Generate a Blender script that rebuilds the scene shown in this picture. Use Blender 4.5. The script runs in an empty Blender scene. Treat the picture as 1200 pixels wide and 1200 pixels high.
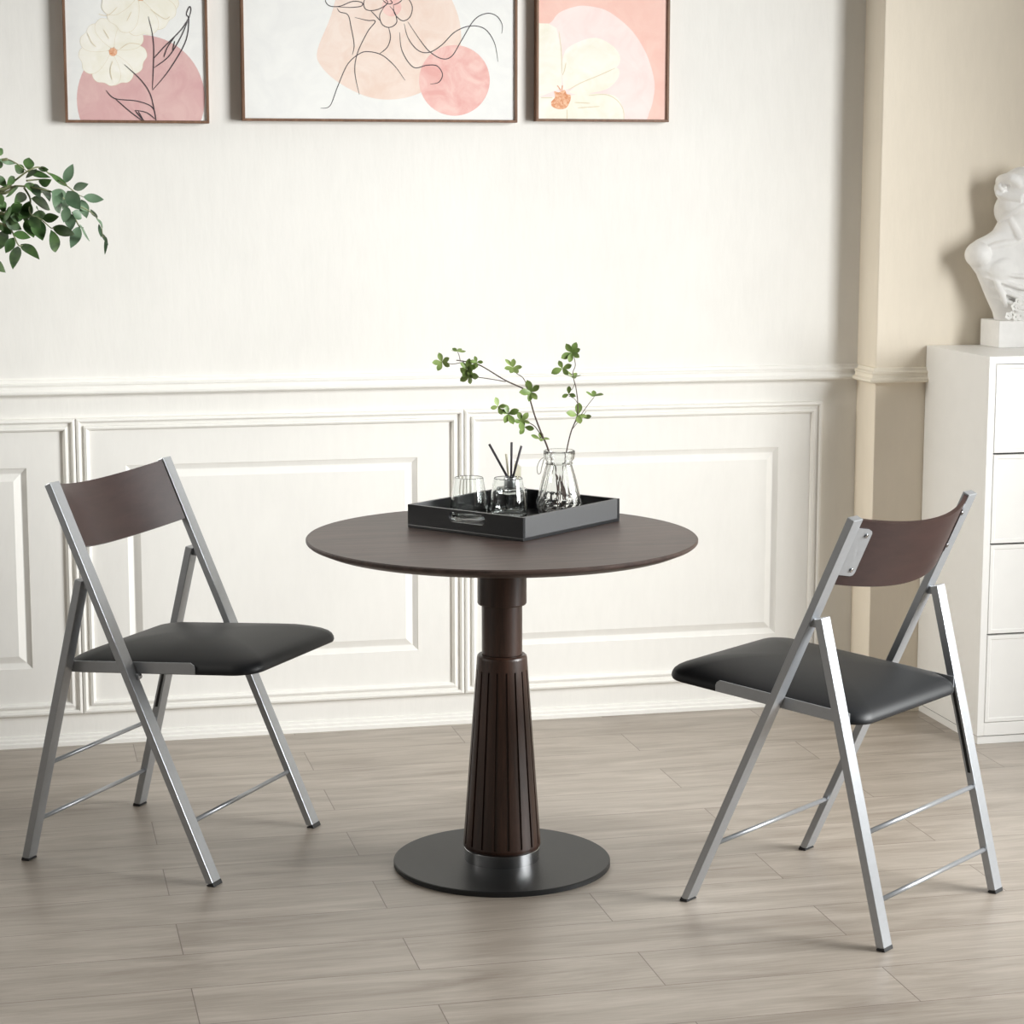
import bpy, bmesh, math, random
from math import sin, cos, tan, radians, pi, sqrt, atan2
from mathutils import Vector, Matrix
random.seed(7)
S = bpy.context.scene
COL = S.collection

# ------------------------------------------------------------------ camera maths (room axes: X along the back wall, Y into it)
F_PX, PITCH, ROLL, CAM_H, YAW = 2565.46, .1512, .001, 1.5312, .22806
CT, ST = cos(YAW), sin(YAW)
EYE = Vector((0, 0, CAM_H))
def ray(px, py):
    c, s = cos(ROLL), sin(ROLL); du, dv = px-600, py-600
    u = c*du+s*dv; v = -s*du+c*dv
    cp, sp = cos(PITCH), sin(PITCH)
    x, y, z = u, F_PX*cp-v*sp, -F_PX*sp-v*cp
    return Vector((CT*x+ST*y, -ST*x+CT*y, z))
def on_y(px, py, Y): d = ray(px, py); return EYE+d*(Y/d.y)
def on_z(px, py, Z): d = ray(px, py); return EYE+d*((Z-CAM_H)/d.z)
def px_of(p):
    x, y, z = Vector(p)-EYE; X = CT*x-ST*y; Y = ST*x+CT*y
    cp, sp = cos(PITCH), sin(PITCH); fw = Y*cp-z*sp; up = Y*sp+z*cp
    u = X/fw*F_PX; v = -up/fw*F_PX
    return 600+cos(ROLL)*u-sin(ROLL)*v, 600+sin(ROLL)*u+cos(ROLL)*v

# ------------------------------------------------------------------ materials
def lin(c):
    def f(v):
        v /= 255.; return v/12.92 if v <= .04045 else ((v+.055)/1.055)**2.4
    return (f(c[0]), f(c[1]), f(c[2]), 1)
class NT:
    def __init__(s, name):
        m = bpy.data.materials.new(name); m.use_nodes = True
        s.m, s.t = m, m.node_tree; s.b = s.t.nodes['Principled BSDF']
    def n(s, typ, **k):
        x = s.t.nodes.new(typ)
        for a, v in k.items():
            if a.startswith('i_'): x.inputs[a[2:].replace('_', ' ')].default_value = v
            else: setattr(x, a, v)
        return x
    def l(s, a, b): s.t.links.new(a, b)
    def ramp(s, fac, stops):
        r = s.n('ShaderNodeValToRGB'); e = r.color_ramp.elements
        while len(e) < len(stops): e.new(.5)
        for i, (p, c) in enumerate(stops): e[i].position = p; e[i].color = c
        s.l(fac, r.inputs['Fac']); return r.outputs['Color']
    def coords(s, scale=(1, 1, 1), kind='Object'):
        tc = s.n('ShaderNodeTexCoord'); mp = s.n('ShaderNodeMapping')
        mp.inputs['Scale'].default_value = scale
        s.l(tc.outputs[kind], mp.inputs['Vector']); return mp.outputs['Vector']
    def noise(s, vec, scale, detail=4, rough=.55, dist=0):
        x = s.n('ShaderNodeTexNoise'); x.inputs['Scale'].default_value = scale
        x.inputs['Detail'].default_value = detail; x.inputs['Roughness'].default_value = rough
        x.inputs['Distortion'].default_value = dist
        s.l(vec, x.inputs['Vector']); return x.outputs['Fac']
    def bump(s, h, strength=.2, dist=.002):
        b = s.n('ShaderNodeBump'); b.inputs['Strength'].default_value = strength; b.inputs['Distance'].default_value = dist
        s.l(h, b.inputs['Height']); s.l(b.outputs['Normal'], s.b.inputs['Normal'])
def plain(name, rgb, rough=.5, metal=0, var=.06, nscale=30, bump=0, coat=0, spec=None):
    """one colour with a faint procedural mottling"""
    t = NT(name); c = lin(rgb)
    v = t.noise(t.coords(), nscale)
    lo = tuple(x*(1-var) for x in c[:3])+(1,); hi = tuple(min(1, x*(1+var)) for x in c[:3])+(1,)
    t.l(t.ramp(v, [(.3, lo), (.7, hi)]), t.b.inputs['Base Color'])
    t.b.inputs['Roughness'].default_value = rough; t.b.inputs['Metallic'].default_value = metal
    t.b.inputs['Coat Weight'].default_value = coat; t.b.inputs['Coat Roughness'].default_value = .4
    if spec is not None: t.b.inputs['Specular IOR Level'].default_value = spec
    if bump: t.bump(v, bump, .001)
    return t.m
def wood(name, dark, light, scale=(2, 40, 40), rough=.4, nscale=3, coat=0, bump=.12, spec=.5):
    t = NT(name); t.b.inputs['Specular IOR Level'].default_value = spec; v = t.coords(scale)
    a = t.noise(v, nscale, 8, .62, .4)
    b = t.noise(v, nscale*6, 4, .6)
    mx = t.n('ShaderNodeMath', operation='MULTIPLY_ADD'); mx.inputs[1].default_value = .35
    t.l(b, mx.inputs[0]); t.l(a, mx.inputs[2])
    t.l(t.ramp(mx.outputs[0], [(.45, lin(dark)), (.9, lin(light))]), t.b.inputs['Base Color'])
    t.b.inputs['Roughness'].default_value = rough; t.b.inputs['Coat Weight'].default_value = coat
    t.b.inputs['Coat Roughness'].default_value = .15
    t.bump(mx.outputs[0], bump, .0008)
    return t.m
def wall_mat(name, rgb, b=.22):
    t = NT(name); c = lin(rgb)
    v1 = t.noise(t.coords((5, 5, 1.2)), 9, 6, .6)
    v2 = t.noise(t.coords((1, 1, 1)), 2.2, 3, .5)
    m = t.n('ShaderNodeMath', operation='MULTIPLY_ADD'); m.inputs[1].default_value = .5
    t.l(v1, m.inputs[0]); t.l(v2, m.inputs[2])
    lo = tuple(x*.955 for x in c[:3])+(1,); hi = tuple(min(1, x*1.03) for x in c[:3])+(1,)
    t.l(t.ramp(m.outputs[0], [(.45, lo), (1, hi)]), t.b.inputs['Base Color'])
    t.b.inputs['Roughness'].default_value = .72; t.b.inputs['Specular IOR Level'].default_value = .25
    t.bump(v1, b, .003)
    return t.m
def floor_mat():
    t = NT('oak_plank_floor')
    tc = t.n('ShaderNodeTexCoord'); mp = t.n('ShaderNodeMapping')
    t.l(tc.outputs['Object'], mp.inputs['Vector'])
    PW, PL = .18735, .8885
    mp.inputs['Location'].default_value = (-.308+PL*4, -4.035+PW*30, 0)
    br = t.n('ShaderNodeTexBrick'); br.offset = .5; br.offset_frequency = 2
    for k, v in (('Scale', 1), ('Mortar Size', .0011), ('Mortar Smooth', .1), ('Bias', 0), ('Brick Width', PL), ('Row Height', PW)):
        br.inputs[k].default_value = v
    br.inputs['Color1'].default_value = (0, 0, 0, 1); br.inputs['Color2'].default_value = (1, 1, 1, 1); br.inputs['Mortar'].default_value = (.5, .5, .5, 1)
    t.l(mp.outputs['Vector'], br.inputs['Vector'])
    # shift the grain from plank to plank
    sh = t.n('ShaderNodeVectorMath', operation='MULTIPLY_ADD')
    sh.inputs[1].default_value = (7.3, 3.1, 5.7)
    t.l(br.outputs['Color'], sh.inputs[0]); t.l(mp.outputs['Vector'], sh.inputs[2])
    m2 = t.n('ShaderNodeMapping'); m2.inputs['Scale'].default_value = (1.3, 9, 1)
    t.l(sh.outputs[0], m2.inputs['Vector'])
    g1 = t.noise(m2.outputs['Vector'], 1.6, 8, .62, .9)
    m3 = t.n('ShaderNodeMapping'); m3.inputs['Scale'].default_value = (2.5, 60, 1)
    t.l(sh.outputs[0], m3.inputs['Vector'])
    g2 = t.noise(m3.outputs['Vector'], 3, 5, .6, .3)
    mm = t.n('ShaderNodeMath', operation='MULTIPLY_ADD'); mm.inputs[1].default_value = .42
    t.l(g2, mm.inputs[0]); t.l(g1, mm.inputs[2])
    m4 = t.n('ShaderNodeMath', operation='MULTIPLY_ADD'); m4.inputs[1].default_value = .06
    t.l(br.outputs['Color'], m4.inputs[0]); t.l(mm.outputs[0], m4.inputs[2])
    colr = t.ramp(m4.outputs[0], [(.36, lin((100, 88, 77))), (.55, lin((144, 133, 122))), (.74, lin((163, 153, 142))), (1, lin((186, 176, 165)))])
    mixc = t.n('ShaderNodeMix', data_type='RGBA'); mixc.inputs['B'].default_value = lin((112, 100, 90))
    t.l(colr, mixc.inputs['A']); t.l(br.outputs['Fac'], mixc.inputs['Factor'])
    t.l(mixc.outputs['Result'], t.b.inputs['Base Color'])
    t.b.inputs['Roughness'].default_value = .36; t.b.inputs['Specular IOR Level'].default_value = .55
    hs = t.n('ShaderNodeMath', operation='MULTIPLY_ADD'); hs.inputs[1].default_value = -1.5
    t.l(br.outputs['Fac'], hs.inputs[0]); t.l(g2, hs.inputs[2])
    t.bump(hs.outputs[0], .12, .0012)
    return t.m
def glass_mat(name, tint=(.97, .99, .985), ior=1.45, rough=0.0):
    t = NT(name); v = t.noise(t.coords(), 20)
    c0 = tuple(x*.985 for x in tint)+(1,)
    t.l(t.ramp(v, [(.3, c0), (.7, tint+(1,))]), t.b.inputs['Base Color'])
    t.b.inputs['Transmission Weight'].default_value = 1; t.b.inputs['IOR'].default_value = ior; t.b.inputs['Roughness'].default_value = rough
    return t.m
def leaf_mat(name, a, b):
    t = NT(name); v = t.noise(t.coords(), 26, 2)
    t.l(t.ramp(v, [(.35, lin(a)), (.65, lin(b))]), t.b.inputs['Base Color'])
    t.b.inputs['Roughness'].default_value = .42
    return t.m
def paint_mat(name, a, b, scale=14):
    t = NT(name); v = t.noise(t.coords(), scale, 5, .6, .8)
    t.l(t.ramp(v, [(.35, lin(a)), (.65, lin(b))]), t.b.inputs['Base Color'])
    t.b.inputs['Roughness'].default_value = .8; t.b.inputs['Specular IOR Level'].default_value = .1
    return t.m

M = dict(
    wall=wall_mat('wall_paint', (243, 241, 236)),
    pier=wall_mat('warm_lit_wall_paint', (240, 230, 213)), ptrim=wall_mat('warm_lit_trim_paint', (241, 233, 217), .12),  # off-white paint warmed to carry the colour of the light on the pier
    trim=wall_mat('trim_paint', (244, 242, 237), .12),
    floor=floor_mat(),
    silver=plain('silver_paint', (170, 173, 177), .33, .62, .03, 80),
    chrome=plain('steel', (205, 206, 208), .2, 1, .03, 60),
    rubber=plain('black_plastic', (30, 31, 32), .5),
    slot=plain('slot_black', (14, 15, 16), .6),
    leather=plain('black_leather', (25, 27, 30), .47, 0, .08, 220, .05, spec=.36),
    backwood=wood('red_brown_veneer', (43, 27, 25), (55, 36, 33), (3, 30, 30), .42, 2, .04, .03, .42),
    topwood=wood('walnut_top', (42, 29, 26), (88, 69, 62), (1.6, 30, 30), .42, 3.0, 0, .15, .7),
    colwood=wood('dark_walnut', (40, 25, 19), (70, 46, 35), (26, 26, 1.8), .38, 2.4, .1, .06),
    baseblk=plain('black_iron', (36, 37, 38), .42, .1, .1, 120, spec=.35),
    tray=plain('black_tray_lacquer', (19, 20, 23), .3, 0, .06, 60, coat=0, spec=.4),
    trayside=plain('glare_tinted_tray_side', (36, 37, 40), .45, 0, .05, 60, spec=1.0),  # tray lacquer lightened on the long sides to stand in for window glare
    glass=glass_mat('clear_glass'),
    vglass=glass_mat('pressed_glass', (.975, .99, .985), 1.46),
    oil=glass_mat('diffuser_liquid', (.93, .95, .95), 1.36),
    cap=plain('silver_collar', (190, 192, 194), .3, .8),
    reed=plain('dark_reed', (66, 62, 66), .7, 0, .12, 90),
    palebeige=plain('pale_beige', (196, 191, 170), .8, 0, .06, 90),
    cabinet=plain('white_lacquer', (240, 239, 236), .38, 0, .01, 20),
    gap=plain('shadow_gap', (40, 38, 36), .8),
    plaster=plain('white_plaster', (246, 245, 243), .62, 0, .03, 40, .06),
    flower=plain('white_flower', (246, 245, 242), .7),
    frame=wood('brown_picture_frame', (104, 76, 58), (142, 108, 86), (20, 20, 3), .5, 3),
    twig=plain('brown_twig', (74, 58, 50), .7, 0, .2, 60),
    palestem=plain('green_stem', (128, 132, 96), .6, 0, .15, 60),
    leafA=leaf_mat('bright_leaf', (98, 122, 58), (140, 160, 92)),
    leafB=leaf_mat('dark_leaf', (50, 80, 40), (82, 114, 60)),
    leafC=leaf_mat('grey_leaf', (84, 112, 84), (112, 138, 110)),
    pot=plain('clay_pot', (150, 140, 130), .7), soil=plain('soil', (60, 48, 40), .9, 0, .3, 60),
    twine=plain('grey_twine', (150, 148, 140), .8, 0, .2, 200),
)

# ------------------------------------------------------------------ mesh helpers
class MB:
    def __init__(s): s.b = bmesh.new(); s.mi = 0
    def face(s, vs, smooth=False):
        try: f = s.b.faces.new(vs)
        except ValueError: return None
        f.material_index = s.mi; f.smooth = smooth; return f
    def box(s, lo, hi, bevel=0, mat=None, seg=2):
        b2 = bmesh.new(); bmesh.ops.create_cube(b2, size=1)
        for v in b2.verts: v.co = Vector([(lo[i]+hi[i])/2+v.co[i]*(hi[i]-lo[i]) for i in range(3)])
        if bevel: bmesh.ops.bevel(b2, geom=b2.edges[:], offset=bevel, segments=seg, affect='EDGES', profile=.5)
        s.merge(b2, mat); return s
    def merge(s, b2, mat=None, smooth=None):
        vm = {v: s.b.verts.new(mat @ v.co if mat else v.co) for v in b2.verts}
        for f in b2.faces:
            g = s.face([vm[v] for v in f.verts], f.smooth if smooth is None else smooth)
        b2.free()
    def prism(s, poly, x0, x1, axis='x', bevel=0, mat=None):
        """poly of 2-D points: (y,z) pushed along x, or (x,y) pushed along z, or (x,z) along y"""
        b2 = bmesh.new()
        def P(a, b, t): return (t, a, b) if axis == 'x' else ((a, b, t) if axis == 'z' else (a, t, b))
        A = [b2.verts.new(P(a, b, x0)) for a, b in poly]; B = [b2.verts.new(P(a, b, x1)) for a, b in poly]
        b2.faces.new(A); b2.faces.new(B[::-1]); n = len(poly)
        for i in range(n): b2.faces.new((A[i], B[i], B[(i+1) % n], A[(i+1) % n]))
        bmesh.ops.recalc_face_normals(b2, faces=b2.faces[:])
        if bevel: bmesh.ops.bevel(b2, geom=b2.edges[:], offset=bevel, segments=2, affect='EDGES', profile=.5)
        s.merge(b2, mat); return s
    def lathe(s, prof, n=48, mat=None, smooth=True, closed=False):
        rings = []
        for r, z in prof:
            if r < 1e-6: rings.append([s.b.verts.new((mat @ Vector((0, 0, z))) if mat else (0, 0, z))])
            else:
                rings.append([s.b.verts.new((mat @ Vector((r*cos(2*pi*i/n), r*sin(2*pi*i/n), z))) if mat else (r*cos(2*pi*i/n), r*sin(2*pi*i/n), z)) for i in range(n)])
        pairs = list(zip(rings, rings[1:]))
        if closed: pairs.append((rings[-1], rings[0]))
        for A, B in pairs:
            for i in range(n):
                j = (i+1) % n
                if len(A) == 1 and len(B) == 1: continue
                if len(A) == 1: s.face([A[0], B[i], B[j]], smooth)
                elif len(B) == 1: s.face([A[i], A[j], B[0]], smooth)
                else: s.face([A[i], A[j], B[j], B[i]], smooth)
        return s
    def tube(s, pts, r, n=10, caps=True, smooth=True):
        pts = [Vector(p) for p in pts]; rs = r if isinstance(r, (list, tuple)) else [r]*len(pts)
        t0 = (pts[1]-pts[0]).normalized()
        up = Vector((0, 0, 1)) if abs(t0.z) < .9 else Vector((1, 0, 0))
        nx = t0.cross(up).normalized(); rings = []
        for i, p in enumerate(pts):
            t = (pts[min(i+1, len(pts)-1)]-pts[max(i-1, 0)]).normalized()
            nx = (nx-t*nx.dot(t)).normalized(); ny = t.cross(nx)
            rings.append([s.b.verts.new(p+nx*(rs[i]*cos(2*pi*k/n))+ny*(rs[i]*sin(2*pi*k/n))) for k in range(n)])
        for A, B in zip(rings, rings[1:]):
            for k in range(n): s.face([A[k], A[(k+1) % n], B[(k+1) % n], B[k]], smooth)
        if caps: s.face(rings[0][::-1]); s.face(rings[-1])
        return s
    def ellipsoid(s, c, r, rot=None, u=20, v=12):
        b2 = bmesh.new(); bmesh.ops.create_uvsphere(b2, u_segments=u, v_segments=v, radius=1)
        m = Matrix.Translation(c) @ (rot.to_4x4() if rot else Matrix()) @ Matrix.Diagonal((r[0], r[1], r[2], 1))
        s.merge(b2, m, True); return s
    def leaf(s, base, tip, width, nrm, fold=.25, n=6, shape='ov', curl=0.):
        base, tip, nrm = Vector(base), Vector(tip), Vector(nrm)
        ax = tip-base; L = ax.length; ax.normalize()
        side = ax.cross(nrm).normalized(); nz = side.cross(ax).normalized()
        rows = []
        for i in range(n+1):
            t = i/n
            w = (sin(pi*t**.85)**.9 if shape == 'ov' else sin(pi*t**1.25)**.75) if 0 < t < 1 else 0
            w = width/2*w; bow = nz*(curl*L*sin(pi*t))
            c = base+ax*(L*t)+bow
            if w < 1e-6: rows.append([s.b.verts.new(c)])
            else: rows.append([s.b.verts.new(c-side*w+nz*(fold*w)), s.b.verts.new(c), s.b.verts.new(c+side*w+nz*(fold*w))])
        for A, B in zip(rows, rows[1:]):
            if len(A) == 1: s.face([A[0], B[0], B[1]], True); s.face([A[0], B[1], B[2]], True)
            elif len(B) == 1: s.face([A[0], B[0], A[1]], True); s.face([A[1], B[0], A[2]], True)
            else: s.face([A[0], B[0], B[1], A[1]], True); s.face([A[1], B[1], B[2], A[2]], True)
    def build(s, name, mat, parent=None, loc=None, recalc=True, sharp=0):
        if recalc: bmesh.ops.recalc_face_normals(s.b, faces=s.b.faces[:])
        me = bpy.data.meshes.new(name); s.b.to_mesh(me); s.b.free()
        if sharp: me.set_sharp_from_angle(angle=radians(sharp))
        for m in (mat if isinstance(mat, list) else [mat]): me.materials.append(m)
        o = bpy.data.objects.new(name, me); COL.objects.link(o)
        if parent: o.parent = parent
        if loc is not None: o.location = loc
        return o
def spline(pts, sub=6):
    pts = [Vector(p) for p in pts]; out = []
    for i in range(len(pts)-1):
        p0, p1, p2, p3 = pts[max(i-1, 0)], pts[i], pts[i+1], pts[min(i+2, len(pts)-1)]
        for k in range(sub):
            t = k/sub
            out.append(.5*((2*p1)+(p2-p0)*t+(2*p0-5*p1+4*p2-p3)*t*t+(3*p1-p0-3*p2+p3)*t**3))
    out.append(pts[-1]); return out
def empty(name, loc, rz=0):
    o = bpy.data.objects.new(name, None); COL.objects.link(o); o.location = loc; o.rotation_euler.z = rz
    o.empty_display_size = .1; return o
def tag(o, label, cat, group=None):
    o['label'] = label; o['category'] = cat
    if group: o['group'] = group
    return o
def struct(o, label, cat):
    o['kind'] = 'structure'; o['label'] = label; o['category'] = cat; return o

# ------------------------------------------------------------------ room shell
WY, PX, PY = 5.942, 2.405, 5.802          # back wall plane, pillar edge and pillar face
X0, X1, H = -2.6, 5.2, 3.0
f = MB().box((X0, -1.2, -.06), (X1, WY+.2, 0)).build('floor', M['floor']); struct(f, 'greyish oak plank floor with thin seams', 'floor')
w = MB().box((X0, WY, 0), (PX+.1, WY+.2, H)).build('wall_back', M['wall']); struct(w, 'off-white brushed wall behind the round table', 'wall')
w = MB().box((PX, PY, 0), (X1, WY+.2, H), .003).build('wall_back_pier', M['pier']); struct(w, 'off-white wall section with warm light put into its colour, standing forward beside the white cabinet', 'wall')
mb = MB(); SX0, SX1, WY0, WY1, WZ0, WZ1 = 3.55, 3.70, 1.8, 4.23, .3, 2.6  # unseen wall added as a light blocker, opening edge set to shade the pier
mb.box((SX0, -1.2, 0), (SX1, WY0, H)); mb.box((SX0, WY1, 0), (SX1, PY, H)); mb.box((SX0, WY0, 0), (SX1, WY1, WZ0)); mb.box((SX0, WY0, WZ1), (SX1, WY1, H))
w = mb.build('added_wall_right', M['wall']); struct(w, 'added side wall, out of view, whose tall window opening shapes the light', 'wall')

def ring_panel(name, x0, x1, z0, z1, Y, prof, mat, label):
    mb = MB(); rings = []
    for d, h in prof:
        rings.append([mb.b.verts.new((x, Y-h, z)) for x, z in ((x0+d, z0+d), (x1-d, z0+d), (x1-d, z1-d), (x0+d, z1-d))])
    for A, B in zip(rings, rings[1:]):
        for i in range(4): mb.face([A[i], A[(i+1) % 4], B[(i+1) % 4], B[i]])
    mb.face(rings[-1])
    bk = [mb.b.verts.new((x, Y, z)) for x, z in ((x0, z0), (x1, z0), (x1, z1), (x0, z1))]
    mb.face(bk[::-1])
    for i in range(4): mb.face([bk[i], bk[(i+1) % 4], rings[0][(i+1) % 4], rings[0][i]])
    o = mb.build(name, mat); struct(o, label, 'wall panel'); return o
PROF = [(.0005, .014), (.003, .019), (.008, .0205), (.0115, .018), (.0125, .012), (.021, .0115), (.0225, .017), (.028, .0185), (.0325, .015), (.0345, .0075),
        (.131, .0085), (.133, .0065), (.145, .0005), (.1475, .0005), (.166, .0095), (.168, .0095)]
ring_panel('trim_1', .178-1.059, .178, .088, .897, WY, PROF, M['trim'], 'white wainscot panel behind the left folding chair, cut by the left edge')
ring_panel('trim_2', .178, 1.238, .088, .897, WY, PROF, M['trim'], 'white wainscot panel between the left chair and the round table')
ring_panel('trim_3', 1.238, 2.297, .088, .897, WY, PROF, M['trim'], 'white wainscot panel between the round table and the right chair')
ring_panel('trim_4', .178-2.118, .178-1.059, .088, .897, WY, PROF, M['trim'], 'white wainscot panel beyond the left edge')

def moulding(name, segs, prof, mat, label, cat='moulding'):
    """profile (out, z) run along a plan polyline whose left-hand side is the room"""
    mb = MB(); n = len(segs); rows = []
    for i, p in enumerate(segs):
        p = Vector(p); dirs = []
        if i > 0: dirs.append((p-Vector(segs[i-1])).normalized())
        if i < n-1: dirs.append((Vector(segs[i+1])-p).normalized())
        nr = [Vector((d.y, -d.x)) for d in dirs]
        m = nr[0] if len(nr) == 1 else (nr[0]+nr[1])/(1+nr[0].dot(nr[1]))
        rows.append([mb.b.verts.new((p.x+m.x*o, p.y+m.y*o, z)) for o, z in prof])
    k = len(prof)
    for A, B in zip(rows, rows[1:]):
        for j in range(k): mb.face([A[j], A[(j+1) % k], B[(j+1) % k], B[j]])
    mb.face(rows[0]); mb.face(rows[-1][::-1])
    o = mb.build(name, mat); struct(o, label, cat); return o
path = [(X0, WY), (PX, WY), (PX, PY), (X1, PY)]
RAIL = [(0, .960), (.020, .960), (.0245, .964), (.0245, .969), (.017, .974), (.015, .983), (.018, .986), (.018, .990), (.010, .993), (.007, 1.001), (0, 1.002)]
moulding('trim_5', path[:2], RAIL, M['trim'], 'white chair rail moulding running along the back wall')
moulding('trim_6', [(PX, WY-.0246)]+path[2:], RAIL, M['ptrim'], 'chair rail moulding tinted with warm light, on the wall beside the cabinet')
BASE = [(0, 0), (.014, 0), (.014, .011), (.010, .014), (.010, .021), (.006, .024), (.005, .030), (0, .031)]
moulding('baseboard_back', path[:2], BASE, M['trim'], 'low white skirting strip along the back wall', 'baseboard')
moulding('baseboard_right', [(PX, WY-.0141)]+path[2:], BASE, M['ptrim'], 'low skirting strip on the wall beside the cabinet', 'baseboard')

# ------------------------------------------------------------------ round table
TX, TY = 1.059, 4.66
t = tag(empty('pedestal_table', (TX, TY, 0)), 'round dark walnut table on a fluted pedestal between the two folding chairs', 'table')
R = .4326
MB().lathe([(0, .728), (.392, .728), (.404, .7285), (.428, .7385), (R-.001, .7415), (R, .7435), (R, .7475), (R-.0025, .75), (0, .75)], 128, smooth=False).build('table_top', M['topwood'], t, sharp=30)
MB().lathe([(0, .728), (.0548, .728), (.0548, .600), (.0530, .597), (.040, .597), (0, .597)], 64, smooth=False).build('top_collar', M['colwood'], t, sharp=30)
MB().lathe([(0, .5965), (.0452, .5965), (.0452, .485), (0, .485)], 64, smooth=False).build('column', M['colwood'], t, sharp=30)
# fluted tapered body
mb = MB(); NF = 18; fl = []
for k in range(NF):
    a0 = 2*pi*(k+.35)/NF; hw = .034
    for da, dp in ((-.175+hw*1.2, 0), (-.09, 0), (-hw, 0), (-hw*.75, 1), (hw*.75, 1), (hw, 0), (.09, 0), (.175-hw*1.2+.0, 0)):
        fl.append((a0+da, dp))
def body_r(z): return .0555+(.0873-.0555)*(.484-z)/(.484-.052)
zs = [(.0395, -.009, 0), (.041, -.004, 0), (.045, -.001, 0), (.050, 0, 0), (.053, 0, 0), (.054, 0, 1)]+[(.054+(.449-.054)*i/12, 0, 1) for i in range(1, 13)]+[(.451, 0, 0), (.476, 0, 0), (.4805, -.0008, 0), (.4835, -.004, 0), (.484, -.008, 0)]
rings = []
for z, dr, gr in zs:
    r = body_r(z)+dr
    rings.append([mb.b.verts.new(((r-gr*dp*.0034)*cos(a), (r-gr*dp*.0034)*sin(a), z)) for a, dp in fl])
n = len(fl)
for A, B in zip(rings, rings[1:]):
    for i in range(n): mb.face([A[i], A[(i+1) % n], B[(i+1) % n], B[i]])
mb.face(rings[0][::-1]); mb.face(rings[-1])
mb.build('fluted_pedestal', M['colwood'], t)
MB().lathe([(0, .0395), (.0838, .0395), (.0845, .0388), (.0845, .0121), (0, .0121)], 72, smooth=False).build('steel_ring', M['chrome'], t, sharp=30)
MB().lathe([(0, .012), (.242, .012), (.2445, .0105), (.2445, .001), (.243, 0), (0, 0)], 128, smooth=False).build('base_plate', M['baseblk'], t, sharp=30)

# ------------------------------------------------------------------ folding chair
W2, YA, ZA, YB, YC, ZC = .2362, .0922, .868, .4828, .1640, .658
PT, PW_ = .0165, .036          # tube thickness (fore-aft) and width (across)
def tube_poly(p0, p1, th, cut0=True):
    (y0, z0), (y1, z1) = p0, p1
    d = Vector((y1-y0, z1-z0)).normalized(); nrm = Vector((-d.y, d.x)); h = th/2
    k = h/abs(nrm.x)
    low = [(y0-k, z0), (y0+k, z0)]
    top = [(y1+abs(nrm.x)*h*(1 if True else 0), 0)]
    a = (y1-nrm.x*h, z1-nrm.y*h); b = (y1+nrm.x*h, z1+nrm.y*h)
    if a[0] < b[0]: a, b = b, a
    return [low[0], low[1], a, b]
def seat_bm(hw=.2155, ya=.083, yb=.574, zc=.0):
    mb = MB(); cx, cy = 0, (ya+yb)/2; hl = (yb-ya)/2; rings = []
    N = 15
    prof = [(.020, -.0130), (.006, -.0130), (.0015, -.0115), (0, -.007), (.0008, -.001), (.004, .0065), (.010, .0125), (.020, .0185), (.036, .025), (.058, .032), (.088, .0385), (.125, .0435), (.165, .0460), (.19, .0465)]
    for ins, z in prof:
        a, b = hw-ins, hl-ins; rc = max(.038-ins*.25, min(a, b)*.25); rc = min(rc, a*.99, b*.99); pts = []
        for q, (sx, sy) in enumerate(((1, 1), (-1, 1), (-1, -1), (1, -1))):
            for i in range(N):
                th = q*pi/2+(pi/2)*i/(N-1)
                pts.append((sx*(a-rc)+rc*cos(th), cy+sy*(b-rc)+rc*sin(th), z))
        rings.append([mb.b.verts.new((x, y, z+.4525+.0655*(y-.12))) for x, y, z in pts])
    n = len(rings[0])
    for A, B in zip(rings, rings[1:]):
        for i in range(n): mb.face([A[i], A[(i+1) % n], B[(i+1) % n], B[i]], True)
    mb.face(rings[0][::-1]); mb.face(rings[-1], True)
    return mb
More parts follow.
